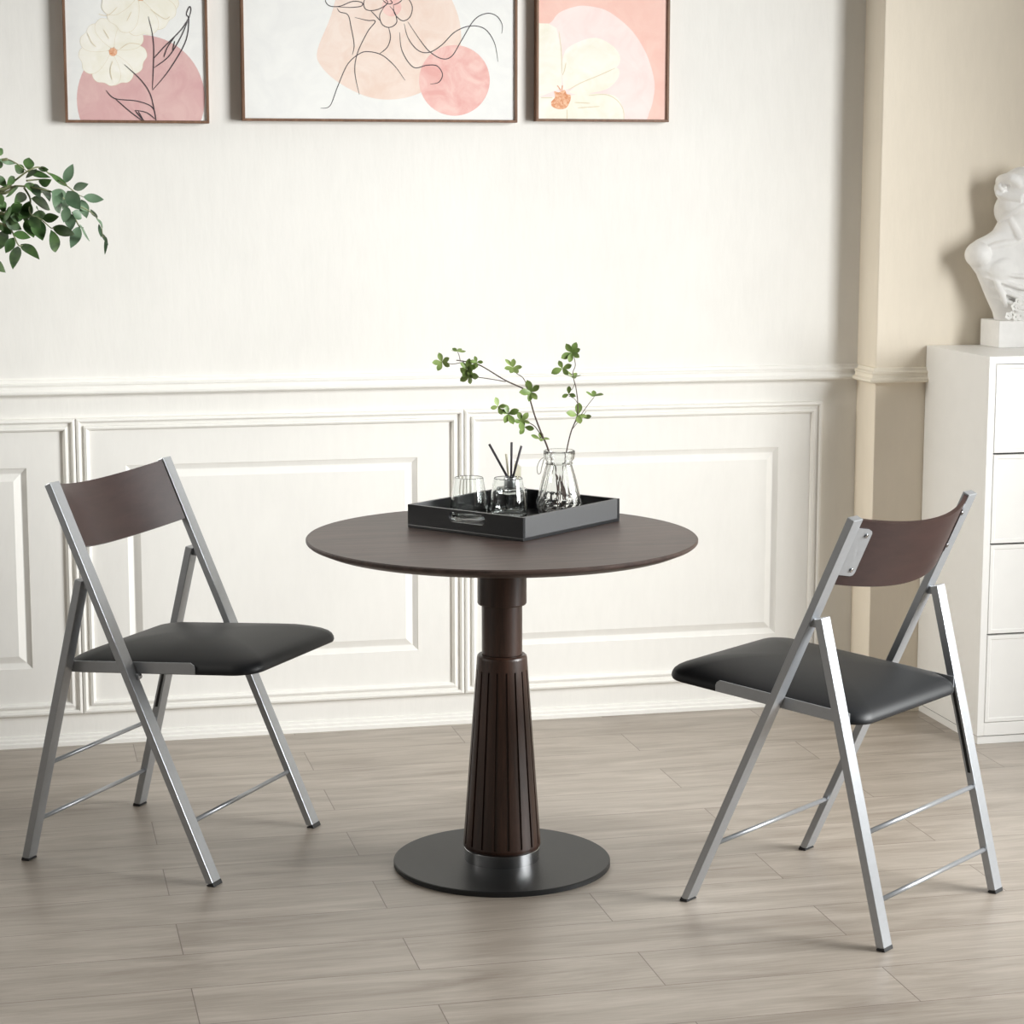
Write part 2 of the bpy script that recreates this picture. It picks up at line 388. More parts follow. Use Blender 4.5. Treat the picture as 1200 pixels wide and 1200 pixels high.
def make_chair(label):
    c = tag(empty('folding_chair', (0, 0, 0)), label, 'chair')
    for s in (1, -1):
        xa, xb = s*W2-PW_/2, s*W2+PW_/2
        # long post: back rest down to the front foot
        d = Vector((YA-YB, ZA)).normalized()
        o = MB().prism(tube_poly((YB+d.x*.006/d.y, .006), (YA, ZA), PT), xa, xb, 'x', .0013).build('front_leg', M['silver'], c)
        MB().prism(tube_poly((YB, 0), (YB+d.x*.0063/d.y, .0063), PT+.001), xa-.0004, xb+.0004, 'x', .001).build('foot_cap', M['rubber'], o)
        d2 = Vector((YC, ZC)).normalized()
        o = MB().prism(tube_poly((d2.x*.006/d2.y, .006), (YC, ZC), PT+.0015), s*W2-.0165, s*W2+.0165, 'x', .0013).build('rear_leg', M['silver'], c)
        MB().prism(tube_poly((0, 0), (d2.x*.0063/d2.y, .0063), PT+.0025), s*W2-.0169, s*W2+.0169, 'x', .001).build('foot_cap', M['rubber'], o)
        # black channel in the inner face of the rear leg, where the seat slides
        z0, z1 = .258, .455; hw = .0035; xi = s*(W2-.0165)
        MB().prism([(YC*z0/ZC-hw, z0), (YC*z0/ZC+hw, z0), (YC*z1/ZC+hw, z1), (YC*z1/ZC-hw, z1)], xi-.0006, xi+.0006).build('slide_slot', M['slot'], o)
        # hinge between post and rear leg
        zh = ZC-.012; yp = YB+(YA-YB)*zh/ZA; yr = YC*zh/ZC
        MB().box((s*W2-.007, yr-.002, zh-.009), (s*W2+.007, yp+.002, zh+.009), .002).build('hinge', M['silver'], c)
        # flat seat rail beside the cushion
        za, zb = .441, .466; ya, yb = .106, .433; k = .0655
        poly = [(ya, za), (yb, za+k*(yb-ya)), (yb, za+k*(yb-ya)+.013), (yb-.003, zb+k*(yb-ya)-.005), (yb-.011, zb+k*(yb-ya)), (ya, zb)]
        xr = s*(W2-.0185)
        o = MB().prism(poly, min(xr, xr-s*.003), max(xr, xr-s*.003), 'x', .0006).build('seat_rail', M['silver'], c)
        ym = .279; zm = .4475+k*(ym-.106)
        MB().tube([(s*(W2-.0215), ym+.012, zm-.012), (s*(W2-.006), ym+.012, zm-.012)], .007, 12).build('pivot_pin', M['silver'], o)
    def zbar(z, leg):
        y = YC*z/ZC if leg == 'r' else YB+(YA-YB)*z/ZA
        MB().tube([(-W2+.012, y, z), (W2-.012, y, z)], .0052, 14).build('stretcher', M['silver'], c)
    zbar(.228, 'r'); zbar(.0935, 'r'); zbar(.1325, 'f')
    seat_bm().build('seat', M['leather'], c)
    # curved back rest panel between the posts
    d = Vector((0, YA-YB, ZA)).normalized(); nb = Vector((0, -d.z, d.y))       # along the post / out of the back
    top = Vector((0, YA, ZA)); mb = MB(); sag, hw, th = .052, W2-PW_/2+.001, .009
    NX, NZ = 28, 4; grid = []
    for side in (0, 1):
        rows = []
        for j in range(NZ+1):
            row = []
            for i in range(NX+1):
                u = -1+2*i/NX
                off = sag*(1-u*u)*(1 if side else 1)+(th if side else 0)-.004
                s_ = .004+.150*j/NZ
                row.append(mb.b.verts.new(top-d*s_+Vector((u*hw, 0, 0))+nb*off))
            rows.append(row)
        grid.append(rows)
    for side in (0, 1):
        for j in range(NZ):
            for i in range(NX):
                q = [grid[side][j][i], grid[side][j][i+1], grid[side][j+1][i+1], grid[side][j+1][i]]
                mb.face(q, True)
    edge = [(0, i) for i in range(NX+1)]+[(j, NX) for j in range(1, NZ+1)]+[(NZ, i) for i in range(NX-1, -1, -1)]+[(j, 0) for j in range(NZ-1, 0, -1)]
    for (a, b), (a2, b2) in zip(edge, edge[1:]+edge[:1]):
        mb.face([mb.b.verts.new(q.co) for q in (grid[0][a][b], grid[0][a2][b2], grid[1][a2][b2], grid[1][a][b])])
    mb.build('backrest', M['backwood'], c)
    # silver screw plates fixing the panel to the posts
    for s in (1, -1):
        mb = MB(); L, Wd, r = .108, .034, .008
        outl = [(0, 0), (Wd-r, 0), (Wd-.0025, .0025), (Wd, r), (Wd, L-r), (Wd-.0025, L-.0025), (Wd-r, L), (0, L)]
        fr, bk = [], []
        for a, b in outl:
            u = 1-a/hw
            base = top-d*(.022+b)+Vector((s*u*hw, 0, 0))
            fr.append(mb.b.verts.new(base+nb*(sag*(1-u*u)+th-.0038))); bk.append(mb.b.verts.new(base+nb*(sag*(1-u*u)+th-.0008)))
        mb.face(fr); mb.face(bk[::-1])
        for i in range(len(fr)): mb.face([fr[i], fr[(i+1) % len(fr)], bk[(i+1) % len(fr)], bk[i]])
        pl = mb.build('screw_plate', M['silver'], c)
        for b in (.014, L-.014):
            u = 1-(Wd-.011)/hw
            p = top-d*(.022+b)+Vector((s*u*hw, 0, 0))+nb*(sag*(1-u*u)+th-.001)
            MB().tube([p, p+nb*.0022], .0045, 12).build('screw', M['chrome'], pl)
    return c
def copy_tree(o, parent=None):
    c = o.copy(); COL.objects.link(c); c.parent = parent
    for ch in list(o.children): copy_tree(ch, c)
    return c
chL = make_chair('silver framed folding chair left of the table, front of its seat facing the table, backrest front visible')
chR = copy_tree(chL)
chL.location = (.153, 5.121, 0); chL.rotation_euler.z = -2.18596
chR.location = (1.872, 4.081, 0); chR.rotation_euler.z = .64944
chL['label'] = 'silver framed folding chair beside the plain wall, showing the front of its brown backrest'
chR['label'] = 'silver framed folding chair near the white cabinet, showing the rear of its brown backrest'
chL['group'] = chR['group'] = 'folding chairs at the round table'

# ------------------------------------------------------------------ serving tray
TA = radians(39.5); U = Vector((cos(TA), sin(TA), 0)); V = Vector((-sin(TA), cos(TA), 0)); TF = Vector((1.085, 4.569, .75))
TL, TW, TH, TT = .368, .327, .053, .008
tr = tag(empty('serving_tray', TF, TA), 'black rectangular tray with cut-out handles lying on the round table', 'tray')
MB().box((0, 0, 0), (TL, TW, .007), .0008).build('tray_bottom', M['tray'], tr)
for y in (0, TW-TT): MB().box((TT, y, .007), (TL-TT, y+TT, TH), .0008).build('tray_side', M['trayside'], tr)
for x in (0, TL-TT):       # end boards with the long rounded hand hole
    b2 = bmesh.new(); cy, cz, hl, hr = .156, .0365, .051, .0115
    def loop(pts, xx): return [b2.verts.new((xx, y, z)) for y, z in pts]
    hole = []
    for i in range(13):
        th = -pi/2+pi*i/12; hole.append((cy+hl-hr+hr*cos(th), cz+hr*sin(th)))
    for i in range(13):
        th = pi/2+pi*i/12; hole.append((cy-hl+hr+hr*cos(th), cz+hr*sin(th)))
    outer = []
    for (y, z) in hole:     # matching points on the board's outline
        dy, dz = y-cy, z-cz
        ky = (TW-cy if dy > 0 else cy)/max(abs(dy), 1e-9); kz = ((TH-cz) if dz > 0 else (cz-.007))/max(abs(dz), 1e-9)
        k = min(ky, kz); outer.append((cy+dy*k, cz+dz*k))
    # insert the true corners
    n = len(hole); loops = []
    for xx in (x, x+TT):
        A = loop(hole, xx); B = loop(outer, xx); loops.append((A, B))
        corners = {}
        for i in range(n):
            j = (i+1) % n; (ya_, za_), (yb_, zb_) = outer[i], outer[j]
            e = lambda y, z: 'z1' if abs(z-TH) < 1e-6 else ('z0' if abs(z-.007) < 1e-6 else ('y1' if abs(y-TW) < 1e-6 else 'y0'))
            ea, eb = e(ya_, za_), e(yb_, zb_)
            if ea != eb:
                yy = TW if 'y1' in (ea, eb) else 0; zz = TH if 'z1' in (ea, eb) else .007
                cv = b2.verts.new((xx, yy, zz)); corners[i] = cv
                b2.faces.new([A[i], B[i], cv, B[j], A[j]])
            else: b2.faces.new([A[i], B[i], B[j], A[j]])
        loops[-1] += (corners,)
    (A, B, K), (A2, B2, K2) = loops
    for i in range(n):
        j = (i+1) % n
        b2.faces.new([A[i], A[j], A2[j], A2[i]])
        if i in K:
            b2.faces.new([B[i], K[i], K2[i], B2[i]]); b2.faces.new([K[i], B[j], B2[j], K2[i]])
        else: b2.faces.new([B[i], B[j], B2[j], B2[i]])
    mb = MB(); mb.merge(b2); mb.build('handle_end', M['tray'], tr)
def in_tray(u, v, z=.0072): return TF+U*u+V*v+Vector((0, 0, z))
def at_x(px, v):           # point on the tray bottom seen at pixel column px, v along the short side
    lo, hi = .02, TL
    for _ in range(40):
        m = (lo+hi)/2
        if px_of(in_tray(m, v))[0] < px: lo = m
        else: hi = m
    return in_tray(lo, v)

# ------------------------------------------------------------------ glasses
def tumbler(label, loc, h=.098):
    r0, r1, th = .0425, .0325, .0015
    def ro(z): return r0+.0006-(r0-r1)*max(0, (z-.016)/(h-.016))**1.45
    zs_ = [.004, .0045, .008, .012, .016, .022, .03, .04, .05, .06, .07, .08, .088, h-.004, h-.0022, h-.0018]
    out = [(0, 0), (r0-.007, 0), (r0-.0066, 0), (r0-.004, .0006), (r0-.0018, .002)]+[(ro(z)-(.0006 if z < .006 else 0), z) for z in zs_]
    out += [(r1+.0001, h-.0009), (r1-.0004, h-.0002), (r1-th/2, h)]
    inn = [(r1-th+.0003, h-.0003), (r1-th, h-.0009)]+[(ro(z)-th, z) for z in reversed(zs_) if z > .013]
    inn += [(ro(.014)-th-.0004, .0130), (r0-.0035, .0105), (r0-.0062, .0088), (r0-.009, .0082), (r0-.0094, .008), (0, .008)]
    o = MB().lathe(out+inn, 56).build('glass_tumbler', M['glass'], None, loc)
    return tag(o, label, 'glass', 'clear tumblers on the tray')
g1 = at_x(549.5, .262); g2 = at_x(595.5, .185)
tumbler('clear empty tumbler near the tray end, with nothing behind it but the wall', g1)
tumbler('clear tumbler standing right in front of the reed diffuser', g2)

# ------------------------------------------------------------------ reed diffuser
dpos = at_x(598, .262)
df = tag(empty('reed_diffuser', dpos, radians(20)), 'square glass reed diffuser with silver collar and dark sticks, standing on the tray', 'diffuser')
b2 = bmesh.new()
mb = MB()
mb.box((-.0295, -.0295, 0), (.0295, .0295, .058), .005)
mb.build('bottle', M['glass'], df)
MB().box((-.0262, -.0262, .006), (.0262, .0262, .044), .004).build('liquid', M['oil'], df)
MB().lathe([(0, .058), (.0155, .058), (.016, .059), (.016, .0795), (.0152, .081), (.011, .081), (.0105, .079), (0, .079)], 40, smooth=False).build('collar', M['cap'], df, sharp=30)
inv = Matrix.Rotation(-radians(20), 4, 'Z')
def reed(name, pts, r, mat):
    MB().tube([inv @ (Vector(p)-dpos) for p in pts], r, 10).build(name, mat, df)
dn = dpos+Vector((0, 0, .080))
def at_dist(px, py, ref, dy=0): return on_y(px, py, ref.y+dy)
for (px, py), dy, ox in (((573.3, 520.5), .01, -.004), ((599.5, 518.5), -.012, .002), ((611, 522.5), .012, .005)):
    reed('reed_stick', [dn+Vector((ox, 0, -.004)), at_dist(px, py, dpos, dy)], .0029, M['reed'])
# pale beige stick and pale beige flat slip behind the collar
reed('pale_stick', [dn+Vector((.001, .013, -.02)), at_dist(593, 532, dpos, .02)], .0026, M['palebeige'])
mb = MB(); q = [at_dist(x, y, dpos, .026) for x, y in ((602, 570), (610.3, 570), (610.3, 548), (604.5, 542.5), (602, 545))]
fr = [mb.b.verts.new(inv @ (p-dpos)) for p in q]; bk = [mb.b.verts.new(inv @ (p+Vector((0, .0012, 0))-dpos)) for p in q]
mb.face(fr); mb.face(bk[::-1])
for i in range(5): mb.face([fr[i], fr[(i+1) % 5], bk[(i+1) % 5], bk[i]])
mb.build('pale_slip', M['palebeige'], df)

# ------------------------------------------------------------------ faceted glass vase
vpos = at_x(655, .128)
va = tag(empty('glass_vase', vpos), 'clear faceted glass vase holding leafy twigs on the tray', 'vase')
mb = MB(); N = 14
op = [(0, 0), (.040, 0), (.046, .004), (.0525, .022), (.0535, .034), (.050, .050), (.042, .083), (.033, .112), (.0300, .121), (.0300, .128), (.0355, .135), (.0368, .146), (.0366, .1525), (.0350, .154)]
ip = [(.0330, .153), (.0325, .146), (.0270, .130), (.0268, .120), (.0300, .108), (.039, .081), (.047, .049), (.0500, .034), (.0485, .022), (.041, .009), (0, .008)]
mb.lathe(op, N*2, smooth=False)
# pressed flutes on the body and a diamond relief near the foot
for v_ in mb.b.verts:
    r = sqrt(v_.co.x**2+v_.co.y**2); z = v_.co.z
    if r > .02 and z < .125:
        k = round(atan2(v_.co.y, v_.co.x)/(2*pi)*N*2)
        alt = k % 2
        if .04 < z: s_ = 1-.045*alt
        elif .028 < z <= .04: s_ = 1-.03*(1-alt)
        else: s_ = 1-.045*alt
        v_.co.x *= s_; v_.co.y *= s_
n0 = len(mb.b.verts)
mb2 = MB(); mb2.lathe(ip[::-1], N*2, smooth=True)
outer_last = [v for v in list(mb.b.verts)[-N*2:]]
vm = {}
for v_ in mb2.b.verts: vm[v_] = mb.b.verts.new(v_.co)
for f_ in mb2.b.faces: mb.face([vm[x] for x in f_.verts], True)
inner_last = [vm[v_] for v_ in list(mb2.b.verts)[-N*2:]]; mb2.b.free()
for i in range(N*2): mb.face([outer_last[i], outer_last[(i+1) % (N*2)], inner_last[(i+1) % (N*2)], inner_last[i]], True)
mb.build('vase_body', M['vglass'], va)
# twine round the neck with its hanging loop
mb = MB(); ring = [(.0312*cos(a), .0312*sin(a), .1235) for a in [2*pi*i/28 for i in range(29)]]
mb.tube(ring, .0010, 6, False)
lp = [on_y(*p, vpos.y-.02)-vpos for p in ((637, 536), (632.5, 540), (629.5, 548), (630.5, 555), (633.5, 554), (635, 547), (637.5, 538))]
mb.tube(spline(lp, 5), .0011, 6)
mb.build('twine_loop', M['twine'], va)

# ------------------------------------------------------------------ twigs in the vase
def rosette(mb, c, n, size, up, spin=0, spread=1.0):
    c = Vector(c); up = Vector(up).normalized()
    a = up.orthogonal().normalized(); b = up.cross(a)
    for k in range(n):
        th = spin+2*pi*k/n+random.uniform(-.25, .25)
        d = (a*cos(th)+b*sin(th))*spread+up*random.uniform(.1, .45)
        L = size*random.uniform(.8, 1.15); d.normalize()
        mb.leaf(c, c+d*L, L*.55, up+Vector((random.uniform(-.3, .3),)*3), .18, 6, 'ob', random.uniform(-.08, .08))
def vase_branch(name, label, stems, rosettes, dmap, sunk=False):
    e = tag(empty(name, vpos), label, 'branch', 'twigs in the glass vase')
    def P(px, py): return on_y(px, py, vpos.y+dmap(px, py))-vpos
    mb = MB()
    for pts, r0, r1 in stems:
        q = spline([p if isinstance(p, Vector) else P(*p) for p in pts], 6)
        mb.tube(q, [1.3*(r0+(r1-r0)*i/(len(q)-1)) for i in range(len(q))], 7)
    mb.build('stem', M['twig'], e)
    mb = MB()
    for (px, py), n, sz, up, spin in rosettes: rosette(mb, P(px, py), n, sz/510, up, spin)
    mb.build('foliage', M['leafA'], e)
    if sunk:
        mb = MB(); mb.leaf((.001, -.004, .082), (.016, -.010, .034), .017, (.1, -1, .2), .15, 7, 'ov', .05); mb.leaf((.000, -.006, .085), (-.014, -.012, .102), .009, (0, -1, .2), .1, 6)
        o = mb.build('sunken_leaf', M['twig'], e, recalc=False); o['label'] = 'brown leaf under the rim inside the vase'
    return e
view = Vector((-.2, -1, .15))
Z = lambda u, v: (500+u/5.4545, 395+v/5.4545)
vase_branch('leafy_twig', 'long brown twig with green leaf rosettes arching out of the vase over the tumblers', [
    ([Vector((.014, .012, .013)), Vector((-.003, .008, .09)), Z(770, 700), Z(735, 620), Z(690, 500), Z(655, 385), Z(625, 335), Z(500, 275), Z(350, 185), Z(270, 160), Z(190, 148)], .0019, .0009),
    ([Z(640, 350), Z(640, 310), Z(615, 260), Z(575, 232), Z(555, 205)], .0009, .0006),
    ([Z(505, 285), Z(420, 270), Z(310, 253), Z(275, 235)], .0009, .0006),
    ([Z(770, 690), Z(720, 610), Z(690, 570), Z(655, 548), Z(615, 530)], .0010, .0006),
    ([Z(590, 500), Z(540, 475), Z(515, 490), Z(460, 450)], .0006, .0005),
    ([Z(215, 155), Z(208, 120), Z(198, 95)], .0007, .0005),
    ([Z(240, 158), Z(170, 172), Z(115, 165), Z(98, 162)], .0007, .0005),
    ([Z(330, 180), Z(310, 165), Z(270, 205)], .0006, .0005),
    ([Z(765, 690), Z(740, 640), Z(720, 650)], .0006, .0005)],
    [(Z(198, 92), 5, 9, Vector((.1, -.3, 1)), .2), (Z(98, 160), 5, 11, view, .5), (Z(262, 205), 5, 12, view, 0), (Z(275, 245), 5, 13, Vector((-.6, -.7, .1)), 0),
     (Z(320, 160), 4, 8, view, .9), (Z(552, 195), 6, 13, Vector((-.1, -.7, .6)), .3), (Z(668, 352), 5, 14.5, view, .35), (Z(457, 445), 4, 11, view, 1.1), (Z(520, 492), 5, 13, view, .2),
     (Z(608, 535), 5, 13, Vector((.1, -1, .3)), .7), (Z(625, 575), 3, 11, view, 4.4), (Z(725, 650), 4, 12, Vector((.2, -.5, 1)), .4)],
    lambda px, py: .004+.00035*(641-px)-.0001*max(0, 520-py))
vase_branch('leafy_twig', 'upright thin twig with green leaf rosettes at the right side of the vase rim', [
    ([Vector((-.012, -.012, .013)), Vector((.004, -.008, .09)), Z(900, 700), Z(925, 600), Z(960, 510), Z(966, 430), Z(955, 330), Z(940, 270), Z(935, 225), Z(950, 180), Z(940, 115)], .0014, .0006),
    ([Z(945, 550), Z(985, 500), Z(1030, 435), Z(1070, 385)], .0008, .0005),
    ([Z(930, 590), Z(985, 520), Z(1020, 475)], .0006, .0004),
    ([Z(962, 420), Z(945, 395), Z(905, 375)], .0006, .0004),
    ([Z(945, 300), Z(932, 330), Z(912, 350)], .0005, .0004),
    ([Z(935, 240), Z(900, 225), Z(870, 205)], .0006, .0004)],
    [(Z(928, 100), 6, 13, view, .5), (Z(868, 200), 4, 13, view, 1.2), (Z(935, 255), 5, 12, Vector((.1, -.45, 1)), .3), (Z(908, 365), 3, 10, Vector((-.3, -1, .1)), 1.9),
     (Z(965, 500), 4, 14, Vector((0, -.8, .6)), .6), (Z(1000, 515), 2, 11, view, 5.6), (Z(1072, 378), 5, 12, Vector((.1, -.3, 1)), .9)],
    lambda px, py: -.004-.0002*max(0, 520-py), True)
mb = MB()

# ------------------------------------------------------------------ framed pictures
def clip(poly, x0, x1, z0, z1):
    for ax, val, sg in ((0, x0, 1), (0, x1, -1), (1, z0, 1), (1, z1, -1)):
        out = []
        for i in range(len(poly)):
            p, q = poly[i], poly[(i+1) % len(poly)]
            ip_, iq = (p[ax]-val)*sg >= 0, (q[ax]-val)*sg >= 0
            if ip_: out.append(p)
            if ip_ != iq:
                t_ = (val-p[ax])/(q[ax]-p[ax]); out.append((p[0]+(q[0]-p[0])*t_, p[1]+(q[1]-p[1])*t_))
        poly = out
        if not poly: return []
    return poly
INK = plain('dark_ink', (66, 60, 66), .8)
ARTM = [paint_mat('paper', (240, 240, 238), (246, 246, 243)), paint_mat('rose_wash', (218, 174, 174), (228, 192, 188)), paint_mat('cream_petal', (244, 240, 224), (252, 249, 240)),
        paint_mat('orange_centre', (216, 140, 98), (246, 204, 172), 120), paint_mat('peach_wash', (240, 216, 202), (247, 230, 219)), paint_mat('salmon_wash', (236, 180, 174), (247, 212, 204), 18),
        INK, paint_mat('pink_ground', (246, 202, 190), (250, 212, 200)), paint_mat('blush_wash', (248, 226, 222), (252, 236, 232)), paint_mat('petal_line', (222, 208, 178), (234, 224, 200))]
FD = .031
def picture(label, xL, xR, zB, zT, ground, shapes, lines):
    Yf = WY-FD
    e = tag(empty('framed_picture', ((xL+xR)/2, WY, zB)), label, 'picture', 'framed pictures on the back wall')
    off = Vector(e.location)
    fw = .0068
    mb = MB()
    def fr(x0, x1, z0, z1): mb.box((x0-off.x, Yf-off.y, z0-off.z), (x1-off.x, -.0005, z1-off.z), .0008)
    fr(xL, xR, zB, zB+fw); fr(xL, xR, zT-fw, zT); fr(xL, xL+fw, zB+fw, zT-fw); fr(xR-fw, xR, zB+fw, zT-fw)
    mb.build('frame', M['frame'], e)
    Yc = Yf+.006; x0, x1, z0, z1 = xL+fw, xR-fw, zB+fw, zT-fw
    mb = MB(); mb.mi = ground
    mb.box((x0-off.x, Yc-off.y, z0-off.z), (x1-off.x, -.004, z1-off.z))
    lay = 0
    def toXZ(p): q = on_y(p[0], p[1], Yc); return (q.x, q.z)
    b = mb.b
    def fill(poly, mi):
        nonlocal lay
        lay += 1
        poly = clip(poly, x0, x1, z0, z1)
        if len(poly) < 3: return
        vs = [b.verts.new((x-off.x, Yc-.00003*lay-off.y, z-off.z)) for x, z in poly]
        f_ = b.faces.new(vs); f_.material_index = mi
        f_.normal_update()
        if f_.normal.y > 0: f_.normal_flip()
        bmesh.ops.triangulate(b, faces=[f_])
    for kind, mi, pts in shapes:
        if kind == 'c':
            cx, cy, r = pts; fill([toXZ((cx+r*cos(2*pi*i/64), cy+r*sin(2*pi*i/64))) for i in range(64)], mi)
        elif kind in 'po':
            if kind == 'o':
                mx = sum(p[0] for p in pts)/len(pts); my = sum(p[1] for p in pts)/len(pts); k = 1.022
                s_ = spline([Vector((mx+(x-mx)*k, my+(y-my)*k, 0)) for x, y in pts+[pts[0]]], 5); fill([toXZ((p.x, p.y)) for p in s_[:-1]], 9)
            s_ = spline([Vector((x, y, 0)) for x, y in pts+[pts[0]]], 5)
            fill([toXZ((p.x, p.y)) for p in s_[:-1]], mi)
        elif kind == 'q': fill([toXZ(p) for p in pts], mi)
    for wpx, mi, pts in lines:
        s_ = spline([Vector((x, y, 0)) for x, y in pts], 7)
        L = []; Rr = []
        for i, p in enumerate(s_):
            tg = (s_[min(i+1, len(s_)-1)]-s_[max(i-1, 0)]).normalized(); nn = Vector((-tg.y, tg.x, 0))
            k = wpx/2*(.45+.55*min(1, 6*min(i, len(s_)-1-i)/len(s_)))
            L.append(p+nn*k); Rr.append(p-nn*k)
        lay += .4
        for i in range(len(s_)-1):
            quad = clip([toXZ((p.x, p.y)) for p in (L[i], L[i+1], Rr[i+1], Rr[i])], x0, x1, z0, z1)
            if len(quad) < 3: continue
            vs = [b.verts.new((x-off.x, Yc-.00003*lay-off.y, z-off.z)) for x, z in quad]
            try:
                f_ = b.faces.new(vs); f_.material_index = mi; f_.normal_update()
                if f_.normal.y > 0: f_.normal_flip()
            except ValueError: pass
    o = mb.build('print', ARTM, e, None, recalc=False)
    return e
def petal(cx, cy, ang, L, w, k0=.12):
    pts = []
    d = (cos(ang), sin(ang)); n = (-d[1], d[0])
    for t_, ww in ((k0, .12), (.35, .62), (.62, .96), (.85, .9), (.98, .5), (.955, 0), (.99, -.5), (.85, -.92), (.62, -.96), (.35, -.62), (k0, -.12)):
        pts.append((cx+d[0]*L*t_+n[0]*w/2*ww, cy+d[1]*L*t_+n[1]*w/2*ww))
    return pts
# left picture
def bpq(px, py): q = on_y(px, py, WY-FD); return q.x, q.z
xa, za = bpq(77, 143.5); xb, zb = bpq(245.5, 143.5)
a1 = [('c', 1, (165, 116, 75))]
for an in (20, 75, 105, 160, 215, 262, 318): a1.append(('o', 2, petal(132, 60, radians(an), 40, 34)))
a1.append(('c', 3, (132.5, 61, 4.8)))
for an in (0, 40, 85, 130, 175, 230, 290): a1.append(('o', 2, petal(164, -4, radians(an), 46, 38)))
a1.append(('c', 3, (165, -5, 6)))
def g(u): return [(x/3.637, y/3.637) for x, y in u]
l1 = [(1.1, 6, g(p)) for p in (
    [(632, 70), (655, 190), (650, 380)], [(530, 275), (600, 340), (640, 400), (660, 480), (666, 520)],
    [(650, 385), (720, 300), (790, 180), (805, 85), (795, 60), (808, 28), (814, 45), (803, 85)], [(655, 250), (700, 200), (770, 130), (803, 80)],
    [(655, 290), (720, 240), (770, 160), (800, 90)], [(698, 245), (715, 200), (750, 150)], [(735, 215), (745, 175)],
    [(452, 385), (490, 420), (580, 430), (640, 450), (662, 478)], [(490, 420), (560, 480), (615, 520)], [(575, 470), (625, 480), (662, 508)], [(575, 470), (600, 500), (625, 525)], [(590, 475), (615, 520)])]
l1 += [(.8, 9, g(p)) for p in ([(372, 140), (390, 180), (410, 200)], [(440, 125), (465, 165)], [(510, 210), (550, 185), (600, 190)], [(480, 260), (470, 300), (478, 340)], [(420, 60), (460, 65), (500, 30)], [(560, 50), (540, 90)], [(640, 40), (700, 80), (725, 70)])]
picture('smaller picture of cream flowers over a rose circle, leftmost above the leafy plant', xa, xb, za, za+.56, 0, a1, l1)
# middle picture
xa, za = bpq(284.5, 141.5); xb, zb = bpq(606.5, 141.5)
def h_(u): return [(270+x/3.4286, y/3.4286) for x, y in u]
a2 = [('p', 4, h_([(440, -80), (405, 60), (350, 200), (362, 262), (430, 328), (540, 385), (640, 400), (740, 382), (830, 330), (915, 220), (925, 110), (890, 0), (820, -110), (640, -190), (500, -160)])),
      ('c', 5, (270+900/3.4286, 323/3.4286, 41.4)), ('c', 5, (270+648/3.4286, 26/3.4286, 11.5))]
l2 = [(1.05, 6, h_(p)) for p in (
    [(362, 435), (400, 425), (430, 350), (470, 260), (520, 215), (560, 208), (610, 222), (660, 265), (702, 323)],
    [(500, 70), (550, 82), (582, 86), (550, 130), (510, 215), (500, 290), (518, 380)],
    [(428, 32), (440, 48), (472, 60), (485, 110), (497, 180), (490, 220)],
    [(385, -20), (382, 5), (400, 24), (440, 25), (490, 6), (528, 10), (525, 25), (480, 30), (425, 27)],
    [(625, 18), (600, 60), (610, 98), (640, 110), (668, 90), (660, 50), (640, 25)],
    [(655, 18), (660, 55), (690, 83), (720, 70), (731, 30), (715, -5), (690, -25)],
    [(545, -15), (535, 15), (545, 38), (575, 42), (610, 30), (632, 8), (600, -20)],
    [(565, 44), (585, 65), (600, 82)], [(612, 0), (630, 15), (650, 12), (640, -5)], [(655, 20), (675, 12), (690, 0)],
    [(635, 108), (643, 150), (630, 190), (598, 217)],
    [(680, 130), (690, 205), (735, 270), (790, 262), (830, 265), (852, 298), (838, 330), (803, 338)],
    [(698, 95), (715, 155), (755, 203), (800, 210), (850, 180), (900, 130), (960, 105), (1020, 115), (1060, 170), (1075, 248)],
    [(713, 88), (760, 158), (800, 207), (850, 236), (890, 225), (930, 160), (980, 80), (1030, 54), (1070, 65), (1092, 100), (1090, 135)])]
picture('wide picture of dark line drawing over peach and pink blots, between the two smaller pictures', xa, xb, za, za+.62, 0, a2, l2)
# right picture
xa, za = bpq(628.5, 142); xb, zb = bpq(784, 142)
def k_(u): return [(600+x/5.4545, y/5.4545) for x, y in u]
a3 = [('p', 8, k_([(120, 145), (235, 150), (300, 82), (400, 43), (480, 38), (600, 65), (720, 150), (800, 240), (870, 370), (910, 520), (905, 620), (880, 710), (820, 790), (500, 850), (120, 800)])),
      ('q', 2, k_([(150, 148), (235, 150), (285, 180), (310, 300), (320, 420), (318, 560), (150, 630)])),
      ('p', 2, k_([(330, 575), (320, 430), (345, 320), (440, 262), (540, 242), (640, 290), (690, 360), (670, 430), (560, 485), (420, 550)])),
      ('p', 2, k_([(360, 590), (430, 540), (560, 482), (668, 432), (682, 490), (620, 562), (520, 592), (420, 605)])),
      ('p', 2, k_([(350, 615), (450, 600), (580, 600), (660, 615), (700, 670), (715, 740), (700, 830), (400, 830), (330, 720)])),
      ('q', 2, k_([(150, 620), (300, 620), (355, 720), (360, 790), (150, 800)])),
      ('p', 3, k_([(250, 650), (275, 620), (270, 585), (300, 590), (335, 575), (350, 600), (375, 610), (370, 650), (345, 690), (300, 698), (255, 680)]))]
l3 = [(1.0, 9, k_(p)) for p in ([(490, 610), (600, 605), (670, 640), (710, 700), (715, 765)], [(360, 575), (440, 530), (560, 480), (660, 435)], [(300, 200), (315, 330), (318, 470)], [(345, 400), (335, 450), (322, 480)],
    [(185, 625), (260, 625)], [(352, 700), (352, 765)], [(400, 655), (500, 660)], [(420, 690), (560, 680)])]
l3 += [(1.2, 3, k_(p)) for p in ([(288, 545), (305, 568), (312, 580)], [(322, 545), (318, 580)])]
picture('smaller picture of a cream blossom on a pink ground, rightmost on the wall', xa, xb, za, za+.56, 7, a3, l3)

